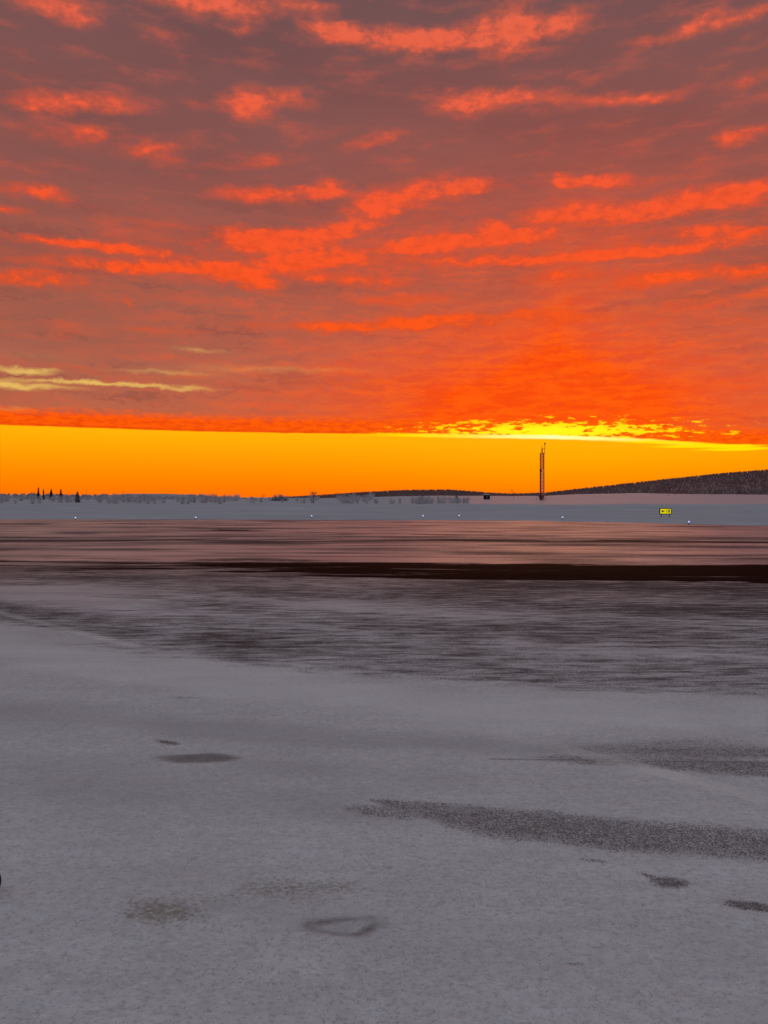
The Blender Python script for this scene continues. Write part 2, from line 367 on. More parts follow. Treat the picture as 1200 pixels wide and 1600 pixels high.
def snowfield_material():
    m, g, b = material('open_snow')
    pos = g.n.new('ShaderNodeNewGeometry').outputs['Position']
    far = g.attr('glow_crust')
    n1 = g.noise(g.vm('MULTIPLY', pos, (.03, .16, .5)), 1.0, 7, .68)
    n2 = g.noise(g.vm('MULTIPLY', pos, (.15, .5, 1)), 1.0, 4, .6)
    c = g.mix(g.ss(n1, .35, .68), (.335, .335, .36, 1), (.41, .41, .43, 1))
    c = g.mix(g.mul(g.ss(n2, .5, .7), .3), c, (.28, .28, .30, 1))
    c = g.mix(g.mul(far, .6), c, (.41, .36, .38, 1))  # pink of the sunset glow put into the far snow's colour
    g.put(b.inputs['Base Color'], c)
    rg = g.mix(far, (.85,)*3+(1,), (.5,)*3+(1,)); g.put(b.inputs['Roughness'], g.sep(rg)[0])
    g.put(b.inputs['Specular IOR Level'], g.mul(far, .12))
    bp = g.n.new('ShaderNodeBump'); bp.inputs['Strength'].default_value = .5; bp.inputs['Distance'].default_value = .3
    g.put(bp.inputs['Height'], n1); g.l.new(bp.outputs[0], b.inputs['Normal'])
    return m
M_GROUND = ground_material(); M_SNOW = snowfield_material()

# ------------------------------------------------------------------ the lie of the land
EDGE_U = [-4000, 0, 300, 600, 820, 950, 1200, 1500, 3000]; EDGE_V = [812, 811.5, 811.8, 812.5, 813.5, 816, 822, 829, 850]
CREST_U = [-3000, 0, 300, 400, 500, 560, 620, 700, 800, 850, 900, 1000, 1100, 1200, 1500, 3500]
CREST_V = [781, 781, 781, 780, 780.5, 778, 775.8, 774.8, 775.6, 775.4, 772.8, 771, 772.5, 773.2, 773, 774]
def px_u(x, y): return 600+F*x/np.maximum(y, 1.0)
def edge_d(u): return H*F/(np.interp(u, EDGE_U, EDGE_V)-HOR)
def terrain_z(x, y):
    x = np.asarray(x, float); y = np.asarray(y, float)
    u = px_u(x, y); de = edge_d(u)
    ztop = H+(HOR-np.interp(u, CREST_U, CREST_V))/F*600
    z = ztop*sstep(y, 255, 600)
    beyond = sstep(y-de, 0.2, 2.0)
    sw = (fbm(x/22, y/9, 3)-.5)*.5*sstep(y, 118, 150)+(fbm(x/60, y/30, 9)-.5)*1.0*sstep(y, 170, 240)
    berm = .16*np.exp(-((y-de-2.4)/1.3)**2)*(.4+1.0*vnoise(x/6, y/40, 5))
    # ploughed ridges
    ridge = .75*np.exp(-((y-185-.03*x)/5)**2)*sstep(vnoise(x/28+3, y*0, 21), .35, .75)
    ridge = ridge+1.3*np.exp(-((y-150)/5)**2-((u-1185)/34)**2)+.5*np.exp(-((y-140)/3)**2-((u-860)/26)**2)+.55*np.exp(-((y-150)/3)**2-((u-565)/16)**2)
    ridge = ridge+.7*np.exp(-((y-262)/7)**2)*sstep(u, 560, 720)
    return np.where(beyond > 0, (z+.10+sw+berm+ridge)*beyond-.03*(1-beyond), -.03)
def find_d(u, v, lo=90, hi=640):     # distance at which the terrain is seen at photo row v
    ds = np.linspace(lo, hi, 1200); xs = (u-600)/F*ds
    row = HOR+(H-terrain_z(xs, ds))/ds*F
    return float(ds[int(np.argmin(np.abs(row-v)))])
def on_ground(u, d):
    x = (u-600)/F*d; return (x, d, float(terrain_z(x, d)))

# the snow-covered ground sheet, out to the horizon all round
front = np.linspace(-R(31), R(31), 420); rest = np.linspace(R(31), R(360-31), 90)[1:-1]
TH = np.concatenate([front, rest]); nt_ = len(TH)
RR = np.concatenate([np.geomspace(.5, 60, 14), np.arange(61, 130, .8), np.geomspace(131, 650, 130), np.geomspace(680, 9000, 26)])
tt, rr = np.meshgrid(TH, RR); X = rr*np.sin(tt); Y = rr*np.cos(tt); Z = terrain_z(X, Y)
verts = np.stack([X.ravel(), Y.ravel(), Z.ravel()], 1)
faces = []
for i in range(len(RR)-1):
    a = i*nt_
    for j in range(nt_):
        k = (j+1) % nt_; faces.append((a+j, a+k, a+nt_+k, a+nt_+j))
c0 = len(verts); verts = np.vstack([verts, [0, 0, -.03]]); faces += [(c0, (j+1) % nt_, j) for j in range(nt_)]
gnd = mesh('ground', verts.tolist(), faces, M_SNOW, smooth=True); tag(gnd, kind='structure')
glow_crust = np.append((sstep(Y+(fbm(X/40,Y/30,77)-.5)*60, 245, 300)*sstep(px_u(X, Y), 560, 760)).ravel(), 0)
at = gnd.data.attributes.new('glow_crust', 'FLOAT', 'POINT'); at.data.foreach_set('value', glow_crust.astype(np.float32))

# the apron: snow pack, ice and bare asphalt, a sheet of its own
uc = np.concatenate([np.linspace(-3500, -200, 40)[:-1], np.linspace(-200, 1400, 620), np.linspace(1400, 4700, 40)[1:]])
tr = np.linspace(0, 1, 640)
rowsv = 1720+(0-1720)*tr        # placeholder parameter, turned into rows per column below
nb = 24
Uc, Tt = np.meshgrid(uc, tr)
Ve = np.interp(Uc, EDGE_U, EDGE_V)
Vv = Ve+(1720-Ve)*(1-Tt)**1.45
D = H*F/(Vv-HOR); Xa = (Uc-600)/F*D
db = np.linspace(-60, D[0, 0]-.5, nb) if False else D[0, 0]-np.geomspace(.5, 70, nb)[::-1]
Ub, Db = np.meshgrid(uc, db); Xb = (Ub-600)/F*(D[0, 0]+(D[0, 0]-Db)*1.0)
XX = np.vstack([Xb, Xa]); YY = np.vstack([Db, D])
UU = np.vstack([Ub, Uc]); VV = np.vstack([np.full_like(Ub, 2000.), Vv])
wob = (fbm(XX/2.2, YY/2.2, 31)-.5)
# feature coordinates are roughened by real-world noise so that nothing has a clean outline
Un = UU+(fbm(XX*1.3, YY*1.3, 41, 5)-.5)*46; Vn_ = VV+(fbm(XX*1.1+50, YY*2.5, 43, 5)-.5)*0.030*(VV-HOR)
def ell(cu, cv, hu, hv, tilt=0, soft=.45):
    t = R(tilt); a = Un-cu; b2 = VV+(Vn_-VV)*min(1, hv/14)-cv
    p = (a*math.cos(t)+b2*math.sin(t))/hu; q = (-a*math.sin(t)+b2*math.cos(t))/hv
    r = np.sqrt(p*p+q*q); return 1-sstep(r, 1-soft, 1+soft)
def ribbon(pts, half, soft=.5, useN=True):
    us = [p[0] for p in pts]; vs = [p[1] for p in pts]; hs = [p[2] if len(p) > 2 else half for p in pts]
    c = np.interp(UU, us, vs); h = np.interp(UU, us, hs)
    q = np.abs((Vn_ if useN else VV)-c)/np.maximum(h, .01)
    ends = sstep(UU, us[0]-8, us[0]+8)*(1-sstep(UU, us[-1]-8, us[-1]+8))
    return (1-sstep(q, 1-soft, 1+soft))*ends
bare = np.interp(VV, [812, 822, 838, 842, 848, 852, 872, 880, 900, 906, 912, 925, 960, 1010, 1060, 1100, 2000],
                     [.24, .28, .32, .44, .44, .30, .26, .36, .52, .58, .62, .52, .54, .55, .52, .06, .04])
low = np.interp(UU, [-3000, 0, 165, 300, 480, 700, 900, 1200, 4000], [960, 978, 1002, 1026, 1054, 1068, 1084, 1094, 1200])
wet = sstep(Vn_+(fbm(XX/3, YY/3, 139, 4)-.5)*60, low+44, low-80)
bare = np.where(VV > 905, bare*wet+.04*(1-wet), bare)
bare += .16*sstep(UU, 600, 1150)*sstep(VV, 905, 915)*sstep(VV, 975, 940)
bare -= .20*sstep(UU, 320, 60)*sstep(VV, 896, 904)*sstep(VV, 962, 940)
# darker diagonal belt at the lower border of the mottled ice
belt = ribbon([(-400, 930), (0, 955, 14), (165, 985, 14), (300, 1008, 15), (480, 1036, 17), (700, 1050, 17), (900, 1066, 15), (1250, 1080, 12)], 15)
bare += .20*belt
bare -= .17*ribbon([(-600, 905, 6), (0, 925, 9), (250, 955, 10), (500, 985, 11), (800, 1012, 10), (1200, 1030, 6)], 9, .9)+.12*ribbon([(250, 930, 5), (600, 952, 9), (900, 965, 10), (1300, 975, 8)], 8, .9)+.16*ribbon([(-300, 962, 5), (0, 985, 8), (300, 1012, 7), (600, 1042, 5)], 7, .9)
bare += wet*((fbm(XX/5+YY/9, YY/2.2, 131, 4)-.5)*.75+(fbm(XX/14, YY/5, 133, 3)-.5)*.35)
bare += (1-wet)*sstep(fbm(XX/2.5, YY/1.2, 137, 4), .52, .75)*.10
bare = np.clip(bare, 0, .8)
solid = np.zeros_like(bare)
# the broad black wet strip and the thin ones beyond it
core = ribbon([(-2500, 878, 3), (-200, 880, 5), (60, 880, 8), (250, 883, 9), (480, 889, 13), (600, 891, 14), (900, 895, 13), (1200, 897, 14.5), (3000, 905, 16)], 12, .35)
fill = fbm(XX/9, YY/1.6, 51, 4)
strip = core*(.50+.34*sstep(UU, 200, 900))
strip = np.maximum(strip, .33*ribbon([(-2500, 880, 14), (0, 884, 16), (400, 893, 18), (700, 897, 22), (1200, 905, 24), (3000, 915, 24)], 18, .6))
for (pts, a) in [([(-600, 846, 1), (0, 846, 2.2), (220, 845, 1.6), (360, 841, .6)], .8), ([(380, 847, .5), (700, 844.5, 1.6), (1000, 846, 2.2), (1200, 848, 1.6), (2000, 852, 1)], .85),
                 ([(325, 828.3, .3), (345, 828.4, 1.1), (385, 828.8, .9), (394, 829, .3)], 1), ([(-200, 819, .8), (60, 819, .9), (80, 819, .3)], .9),
                 ([(640, 835.5, .3), (700, 836, 1.1), (790, 837, .5)], .8), ([(950, 838, .4), (1200, 840, .9), (1800, 843, .8)], .6), ([(980, 867, .4), (1130, 869, 1.2), (1200, 869, .6)], .5),
                 ([(180, 838, .3), (240, 838, .8), (300, 838, .3)], .6), ([(90, 892, .4), (115, 892.2, 1.2), (140, 892, .5)], .9), ([(100, 869, .3), (330, 869, 1.3), (700, 871, 1.0), (1000, 874, .5)], .5),
                 ([(480, 853, .3), (620, 852.5, .9), (780, 853, .3)], .6), ([(500, 1060.5, .6), (560, 1061, .9), (690, 1061, .4)], .6)]:
    solid = np.maximum(solid, a*ribbon(pts, 1, .6, False)*sstep(fbm(XX/7, YY/4, 61), .22, .45))
# dragged wheel arcs just in front of the wet strip
def arc(c, hw, hh, a, left=1):
    p = (UU-c[0])/hw; q = (VV-c[1])/hh; r = np.sqrt(p*p+q*q)
    return a*np.exp(-((r-1)/.11)**2)*sstep(p, .55, -.2)
for (cu, cv, hw, hh) in [(905, 918, 76, 6.5), (925, 918, 72, 5.0), (1030, 917, 84, 7.5), (1060, 918, 80, 5.5)]:
    solid = np.maximum(solid, .75*np.clip(arc((cu, cv), hw, hh, 1), 0, 1))
# worn bare places in the snow pack
solid = np.maximum(solid, .42*ribbon([(590, 1258, 1), (640, 1266, 10), (700, 1280, 16), (800, 1291, 20), (900, 1302, 22), (1000, 1312, 23), (1200, 1323, 22), (1500, 1339, 20), (2200, 1370, 4)], 20, .6))
bare = np.maximum(bare, .52*ribbon([(575, 1247, 1), (620, 1257, 9), (700, 1277, 20), (800, 1290, 24), (900, 1300, 26), (1000, 1311, 27), (1200, 1322, 26), (1500, 1338, 24), (2200, 1370, 5)], 20, .5))
bare = np.maximum(bare, .42*ell(600, 1272, 60, 12, 8, .7))
solid = np.maximum(solid, .92*ell(311, 1187, 64, 7.5, 0, .3)*(.75+.5*fbm(XX*6, YY*6, 151)))
bare = np.maximum(bare, .70*ell(260, 1161, 15, 3, 10, .8)); tone = np.clip(.8*ribbon([(-800, 1090, 30), (0, 1112, 18), (300, 1138, 16), (600, 1162, 14), (900, 1172, 12), (1500, 1180, 10)], 14, .9)+.6*ell(150, 1235, 260, 40, 4, .9)+.5*ell(620, 1215, 200, 14, 4, .9)+.55*ell(560, 1272, 120, 20, 8, .9)+.5*ell(330, 1400, 260, 60, 5, .9)+.4*ell(900, 1480, 300, 40, 3, .9)-.8*ribbon([(-200, 985, 14), (0, 1012, 22), (300, 1060, 28), (700, 1105, 26), (1200, 1130, 26)], 24, .9)+.9*(fbm(XX/1.6+YY/5, YY/.9, 141, 5)-.45), -1, 1)  # tone: broad darker and paler bands and blotches in the snow colour
solid = np.maximum(solid, .55*ell(1042, 1381, 31, 9, 4, .5)); solid = np.maximum(solid, .60*ell(1172, 1418, 44, 7, 7, .45)); bare = np.maximum(bare, .70*ell(1042, 1381, 32, 8.5, 4, .55)); bare = np.maximum(bare, .62*ell(1008, 1371, 14, 3, 18, .6))
bare = np.maximum(bare, .72*ell(1175, 1419, 46, 7, 7, .5))
bare = np.maximum(bare, .40*ell(1120, 1176, 240, 15, 1, .8)); bare = np.maximum(bare, .52*ell(1150, 1200, 180, 12, 4, .6)); bare = np.maximum(bare, .42*ell(940, 1190, 110, 8, 2, .8))
bare = np.maximum(bare, .30*ell(1075, 1163, 120, 9, 0, .8)); bare = np.maximum(bare, .34*ell(285, 1091, 26, 3, 0, .8))
bare = np.maximum(bare, .30*ell(160, 1012, 60, 4, 5, .9)); bare = np.maximum(bare, .18*ell(440, 1120, 500, 10, 3, .9)); bare = np.maximum(bare, .15*ell(300, 1150, 260, 16, 2, .9))
bare = np.maximum(bare, .45*ell(926, 1348, 22, 3, 6, .8)); bare = np.maximum(bare, .35*ell(900, 1509, 20, 3, 3, .8)); bare = np.maximum(bare, .25*ell(280, 1578, 20, 3, 3, .8))
# the thin half-thawed ring
ru = (Un-540)/64+(fbm(XX*5, YY*5, 161)-.5)*.5; rv = (Vn_-1452)/14+(fbm(XX*5, YY*5, 163)-.5)*.9; rr_ = np.sqrt(ru**2+rv**2)
solid = np.maximum(solid, .78*(.3+1.3*fbm(XX*7, YY*9, 153))*np.exp(-((rr_-.8)/.32)**2)*(.45+.75*sstep(ru, .9, -.5)+.5*sstep(rv, -.2, .6)).clip(0, 1))
solid = np.maximum(solid, .26*(1-sstep(rr_, .5, .95))*(.4+1.1*fbm(XX*6, YY*6, 155)))
# joint cracks
crack = ribbon([(765, 1187.3, .5), (900, 1189.2, 1.1), (966, 1190.2, 1.0)], 1, .5, False)+ribbon([(1004, 1190.8, 1.0), (1100, 1192, 1.1), (1300, 1194.5, 1.2), (2000, 1203, 1)], 1, .5, False)
solid = np.maximum(solid, .9*np.clip(crack, 0, 1)*sstep(fbm(XX*1.2, YY, 71), .12, .35))
# dirt
dirt = .62*ell(240, 1430, 80, 24, 14, .9)+.50*ell(455, 1390, 85, 24, 8, .9)+.30*ell(330, 1412, 110, 30, 8, .9)+.30*ell(560, 1385, 50, 10, 5, .9)+.35*ell(360, 1463, 30, 8, 0, .9)
dirt = dirt*.85+.14*ribbon([(150, 1445, 5), (260, 1425, 16), (400, 1398, 18), (520, 1378, 12), (600, 1372, 4)], 14, .9)
dirt = np.clip(dirt+.10*sstep(fbm(XX*.8, YY*.8, 81), .55, .75), 0, 1)
# painted taxi line showing pale through the pack, and the fine yellow one farther out
k = (1250-958)/1200.0
line = np.interp(UU, [-3000, -600, 0, 165, 430, 900, 1200, 4000], [900, 925, 958, 999, 1064, 1176, 1250, 1900])
hl = (line-HOR)*.018
pn = (1-sstep(np.abs(VV-line)/hl, .7, 1.15))*np.interp(UU, [-500, 0, 170, 260, 330, 700, 850, 900, 1050, 1200, 2000], [.9, .9, .8, .35, .12, .12, .3, .9, .8, .55, .4])
line2 = np.interp(UU, [300, 600, 900], [894, 925, 950]); pn2 = (1-sstep(np.abs(VV-line2), .5, 1.4))*.45*sstep(UU, 330, 420)*sstep(UU, 700, 600)
paint = np.clip(pn*(.55+.9*(fbm(XX*2, YY*2, 91)-.2)), 0, 1)*sstep(VV, 800, 900); paint = np.maximum(paint, pn2)
ice = np.clip(np.interp(VV, [812, 880, 905, 960, 1100, 1400, 2000], [1.0, 1.0, .75, .40, .18, .08, .05]), 0, 1)
av = np.stack([XX.ravel(), YY.ravel(), np.full(XX.size, .004)], 1)
# a few millimetres of real relief, more where the pack is thick
av[:, 2] += ((fbm(XX*3, YY*3, 101, 4)-.5)*.014*sstep(YY, 30, 12)).ravel()+.008
nr, nc = XX.shape
idx = np.arange(nr*nc).reshape(nr, nc)
fq = np.stack([idx[:-1, :-1], idx[:-1, 1:], idx[1:, 1:], idx[1:, :-1]], -1).reshape(-1, 4)
me = bpy.data.meshes.new('apron'); me.vertices.add(len(av)); me.vertices.foreach_set('co', av.astype(np.float32).ravel())
me.loops.add(fq.size); me.loops.foreach_set('vertex_index', fq.astype(np.int32).ravel())
me.polygons.add(len(fq)); me.polygons.foreach_set('loop_start', np.arange(0, fq.size, 4, dtype=np.int32)); me.polygons.foreach_set('loop_total', np.full(len(fq), 4, np.int32))
me.polygons.foreach_set('use_smooth', np.ones(len(fq), bool)); me.update(calc_edges=True); me.validate()
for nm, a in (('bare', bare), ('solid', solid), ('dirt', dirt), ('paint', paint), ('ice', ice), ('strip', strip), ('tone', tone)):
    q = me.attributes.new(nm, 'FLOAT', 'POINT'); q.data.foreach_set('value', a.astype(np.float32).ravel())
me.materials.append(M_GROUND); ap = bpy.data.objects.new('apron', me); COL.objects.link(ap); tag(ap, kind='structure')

# ------------------------------------------------------------------ hills
def hill(name, us, vs, d0, d1, base_z, mat, rough, seed, fall=1.6):
    u = np.linspace(us[0], us[-1], 520); rz = H+(HOR-np.interp(u, us, vs))/F*d1
    t = np.concatenate([np.linspace(0, 1, 26), np.linspace(1.05, fall, 10)])
    Ug, Tg = np.meshgrid(u, t); Dg = d0+(d1-d0)*Tg
    Zr = np.meshgrid(rz, t)[0]
    prof = np.where(Tg <= 1, sstep(Tg*.92+.04, 0, 1)/sstep(np.array(.96), 0, 1), 1-sstep(Tg, 1, fall)*.8)
    Zg = base_z+(Zr-base_z)*np.clip(prof, 0, 1)
    Xg = (Ug-600)/F*Dg
    Zg = Zg+(fbm(Xg/120, Dg/120, seed)-.5)*rough*np.clip(1-np.abs(Tg-.5)*2, 0, 1)
    n, m = Zg.shape; id_ = np.arange(n*m).reshape(n, m)
    f = np.stack([id_[:-1, :-1], id_[:-1, 1:], id_[1:, 1:], id_[1:, :-1]], -1).reshape(-1, 4).tolist()
    o = mesh(name, np.stack([Xg.ravel(), Dg.ravel(), Zg.ravel()], 1).tolist(), f, mat, smooth=True)
    tag(o, kind='structure')
    def zat(uu, tt_):
        r = H+(HOR-np.interp(uu, us, vs))/F*d1
        p = sstep(tt_*.92+.04, 0, 1)/sstep(np.array(.96), 0, 1)
        return base_z+(r-base_z)*np.clip(p, 0, 1)
    return zat
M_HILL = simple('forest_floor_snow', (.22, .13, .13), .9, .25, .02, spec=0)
M_HILLS = simple('frosted_hill_snow', (.33, .32, .36), .9, .12, .02, spec=0)
AU = [380, 430, 500, 580, 640, 700, 730, 760, 800, 850, 900, 960, 1000, 1060, 1100, 1150, 1200, 1400, 1700, 2200]
AV = [783, 781, 776.5, 771, 768.5, 768, 770, 772.5, 774.2, 773, 767, 760.5, 756, 749.5, 745, 740.5, 737, 726, 732, 760]
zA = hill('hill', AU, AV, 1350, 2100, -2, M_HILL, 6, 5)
BU = [-1400, -600, -200, 0, 60, 120, 160, 200, 260, 300, 340, 400, 470, 520]
BV = [770, 766, 768, 773.5, 773, 775, 774, 771.5, 771.5, 773, 777.5, 781, 782, 784]
zB = hill('hill', BU, BV, 700, 1000, -1, M_HILLS, 2, 8)

# far-off woods: one mass of many small trees each
rng = np.random.default_rng(7)
def wood(name, pts, hs, ws, mat, label, kind='spruce'):
    vs = []; fs = []
    for (x, y, z), h, w in zip(pts, hs, ws):
        b = len(vs); n = 5; a0 = rng.uniform(0, 6.28)
        lx, ly = rng.normal(0, .03*h, 2)
        if kind == 'spruce':
            tiers = 3
            for k in range(tiers):
                z0 = z+h*(.12+.26*k)+rng.normal(0, .02*h); z1 = z+h*(.50+.25*k); r = w*(1-.27*k)*rng.uniform(.8, 1.2); b = len(vs)
                for i in range(n):
                    t = a0+k+6.283*i/n; q = r*rng.uniform(.7, 1.25); vs.append((x+q*math.cos(t), y+q*math.sin(t), z0+rng.uniform(-.04, .04)*h))
                vs.append((x+lx, y+ly, z1)); fs += [(b+i, b+(i+1) % n, b+n) for i in range(n)]
            b = len(vs); vs += [(x-.12, y, z-.6), (x+.12, y, z-.6), (x, y, z+h*.5)]; fs.append((b, b+1, b+2))
        else:                                             # rounded frosted birch: a spray of upright twig blades
            for k in range(12):
                t = rng.uniform(0, 6.283); r = w*rng.uniform(.1, 1); hh = h*rng.uniform(.45, 1.0)*(1-.3*(r/w)**2); b = len(vs); q = w*.16
                px, py = x+r*math.cos(t), y+r*math.sin(t)*.6
                vs += [(x+(px-x)*.3-q*.3, py, z-.4), (px-q, py, z+hh*.6), (px, py, z+hh), (px+q, py, z+hh*.62), (x+(px-x)*.3+q*.3, py, z-.4)]
                fs.append((b, b+1, b+2, b+3, b+4))
    o = mesh(name, vs, fs, mat); tag(o, label, 'forest', kind='stuff'); return o
def frost_mat(name, dark, pale, lo=.4, hi=.7, scale=.25):
    m, g, b = material(name); pos = g.n.new('ShaderNodeNewGeometry').outputs['Position']
    n = g.noise(pos, scale, 4, .7); g.put(b.inputs['Base Color'], g.mix(g.ss(n, lo, hi), dark, pale))
    b.inputs['Roughness'].default_value = .9; b.inputs['Specular IOR Level'].default_value = 0
    return m
M_WOOD = frost_mat('far_spruce', (.155, .09, .088, 1), (.195, .12, .118, 1), .35, .75, .01)  # reddish haze over the hill mixed into the tree colours
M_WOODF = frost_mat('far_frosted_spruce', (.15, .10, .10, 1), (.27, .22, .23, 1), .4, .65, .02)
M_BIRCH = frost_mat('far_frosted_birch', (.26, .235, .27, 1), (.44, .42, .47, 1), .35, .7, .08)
pts = []; hs = []
N = 9000
uu = rng.uniform(440, 1500, N); tt2 = rng.uniform(.15, 1.0, N)**.8
uu[:900] = rng.uniform(470, 1300, 900); tt2[:900] = rng.uniform(.96, 1.0, 900)
zz = zA(uu, tt2); dA = 1350+750*tt2
wd = [(((u-600)/F*d), d, z) for u, d, z in zip(uu, dA, zz)]
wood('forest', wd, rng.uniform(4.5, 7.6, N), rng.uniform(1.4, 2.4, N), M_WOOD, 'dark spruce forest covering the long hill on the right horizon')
N = 420
uu = rng.uniform(1090, 1420, N); tt2 = rng.uniform(.05, .32, N); zz = zA(uu, tt2)
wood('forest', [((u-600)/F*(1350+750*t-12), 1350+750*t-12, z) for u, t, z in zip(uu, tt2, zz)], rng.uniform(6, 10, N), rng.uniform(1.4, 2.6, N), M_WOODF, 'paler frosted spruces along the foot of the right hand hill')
N = 2600
uu = rng.uniform(-500, 440, N); tt2 = rng.uniform(.05, 1.0, N); zz = zB(uu, tt2); dB = 700+300*tt2
keep = (np.interp(uu, [150, 185, 290, 330], [1, 0, 0, 1]) > rng.uniform(0, 1, N)) | (tt2 < .5)
hb = rng.uniform(1.2, 3.2, N)
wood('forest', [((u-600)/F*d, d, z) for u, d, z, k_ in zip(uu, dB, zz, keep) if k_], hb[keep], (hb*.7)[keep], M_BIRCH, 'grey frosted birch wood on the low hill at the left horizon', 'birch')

# ------------------------------------------------------------------ trees and shrubs one can tell apart
M_BARK = simple('bark', (.06, .04, .035), .9, .3, 4)
M_NEEDLE = simple('dark_needles', (.075, .05, .048), .9, .4, 6, spec=.1)
M_FNEEDLE = simple('frosted_needles', (.20, .17, .18), .9, .35, 3, spec=.1)
M_TWIG = simple('frosted_twigs', (.50, .45, .48), .9, .3, 2, spec=.1)
M_TWIGD = simple('dark_twigs', (.12, .085, .08), .9, .3, 2, spec=.1)
def spruce(loc, h, w, seed, mat, label, gap=.12, crook=0):
    r = random.Random(seed); root = empty('spruce_tree', loc)
    tag(root, label, 'tree', 'spruces standing up out of the frosted scrub')
    MB().tube((0, 0, -.5), (0, 0, h*.55), .13, .09, 7).tube((0, 0, h*.55), (crook*.2, 0, h), .09, .02, 7).build('trunk', M_BARK, root)
    c = MB(); tiers = int(h*4.2)
    for k in range(tiers):
        f = k/(tiers-1); z = h*(.10+.88*f); rad = w*1.25*(1-f)**.6*r.uniform(.6, 1.15)+.16
        if r.random() < gap: rad *= .45
        for i in range(15):
            t = r.uniform(0, 6.283); q = rad*r.uniform(.6, 1.1); dr = q*r.uniform(.15, .5)
            ex, ey = q*math.cos(t), q*math.sin(t); pxn, pyn = -math.sin(t), math.cos(t); bw = .10+.16*q
            b = len(c.v)
            c.v += [(0, 0, z+.1), (ex*.55+pxn*bw, ey*.55+pyn*bw, z-dr*.5), (ex, ey, z-dr), (ex*.55-pxn*bw, ey*.55-pyn*bw, z-dr*.5), (ex*.5, ey*.5, z-dr*.4-.28)]
            c.f += [(b, b+1, b+2, b+3), (b, b+2, b+4)]
    c.build('crown', mat, root); return root
D_SP = 520
for i, (u, vt, w, sd_, mat, lab, cr) in enumerate([
    (60, 760.5, 1.0, 1, M_NEEDLE, 'tallest dark spruce, leftmost of the four dark ones on the left skyline', 0),
    (68, 763.5, .8, 2, M_NEEDLE, 'thin dark spruce just right of the tallest one on the left skyline', 0),
    (80, 763, 1.5, 3, M_NEEDLE, 'ragged wide dark spruce, third of the four on the left skyline', .6),
    (95, 763.5, 1.1, 4, M_NEEDLE, 'stout dark spruce, rightmost of the four dark ones on the left skyline', 0),
    (121, 767, 1.6, 5, M_FNEEDLE, 'lone pale frosted spruce rising right of the dark spruces', 0)]):
    d_ = D_SP if i < 4 else 380
    p = on_ground(u, d_); top = H+(HOR-vt)/F*d_
    spruce((p[0], p[1], p[2]), top-p[2], w, sd_, mat, lab, crook=cr)

def twig_mesh(seed, h, w, stems, rad):
    r = random.Random(seed); c = MB()
    for s_ in range(stems):
        t = r.uniform(0, 6.283); q = w*r.uniform(.1, 1); hh = h*r.uniform(.5, 1)*(1-.25*(q/w)**2)
        p = (q*.3*math.cos(t), q*.3*math.sin(t), -.2)
        m1 = (q*.7*math.cos(t), q*.7*math.sin(t), hh*.5); e = (q*math.cos(t)+r.uniform(-.1, .1)*w, q*math.sin(t), hh)
        c.tube(p, m1, rad, rad*.7, 3, False); c.tube(m1, e, rad*.7, rad*.3, 3, False)
        for k in range(4):
            f = r.uniform(.15, .9); a = [m1[i]+(e[i]-m1[i])*f for i in range(3)]
            a2 = r.uniform(0, 6.283); L = h*r.uniform(.08, .22)
            c.tube(a, (a[0]+L*.6*math.cos(a2), a[1]+L*.6*math.sin(a2), a[2]+L*.8), rad*.5, rad*.25, 3, False)
    return c
protos = []
for i in range(6):
    o = twig_mesh(20+i, 1.0, .55 if i % 2 else .4, 34, .016).build('shrub', M_TWIG); protos.append(o)
used = set()
def shrub(u, d, h, wide, label, group, k=None, mat=None):
    k = rng.integers(0, 6) if k is None else k
    o = protos[k]
    if k in used: o = o.copy(); COL.objects.link(o)
    used.add(k); o.location = on_ground(u, d); o.scale = (h*wide, h*wide, h); o.rotation_euler = (0, 0, rng.uniform(0, 6.28))
    tag(o, label, 'shrub', group); return o
def u_d(v, u): return find_d(u, v, 200, 640)
for i in range(175):
    u = rng.uniform(-40, 590) if i > 20 else rng.uniform(180, 330)
    d_ = rng.uniform(320, 560)
    shrub(u, d_, rng.uniform(2.2, 4.6)*(.6 if 380 < u < 480 else 1), rng.uniform(.8, 1.5), 'bare frosted shrub in the long belt of scrub on the left skyline', 'frosted shrubs in the left scrub belt')
for i in range(46):
    u = rng.choice([rng.uniform(606, 728), rng.normal(656, 8), rng.normal(716, 6)])
    d_ = rng.uniform(270, 330)
    shrub(u, d_, rng.uniform(1.4, 3.6), rng.uniform(.8, 1.5), 'bare reddish shrub in the thicket left of the small dark hut', 'bare shrubs in the thicket left of the hut')
for i in range(12):
    shrub(rng.uniform(535, 592), rng.uniform(290, 330), rng.uniform(1.2, 2.8), rng.uniform(.7, 1.2), 'thin bare shrub in the small patch on the open snow', 'thin shrubs in the small patch')

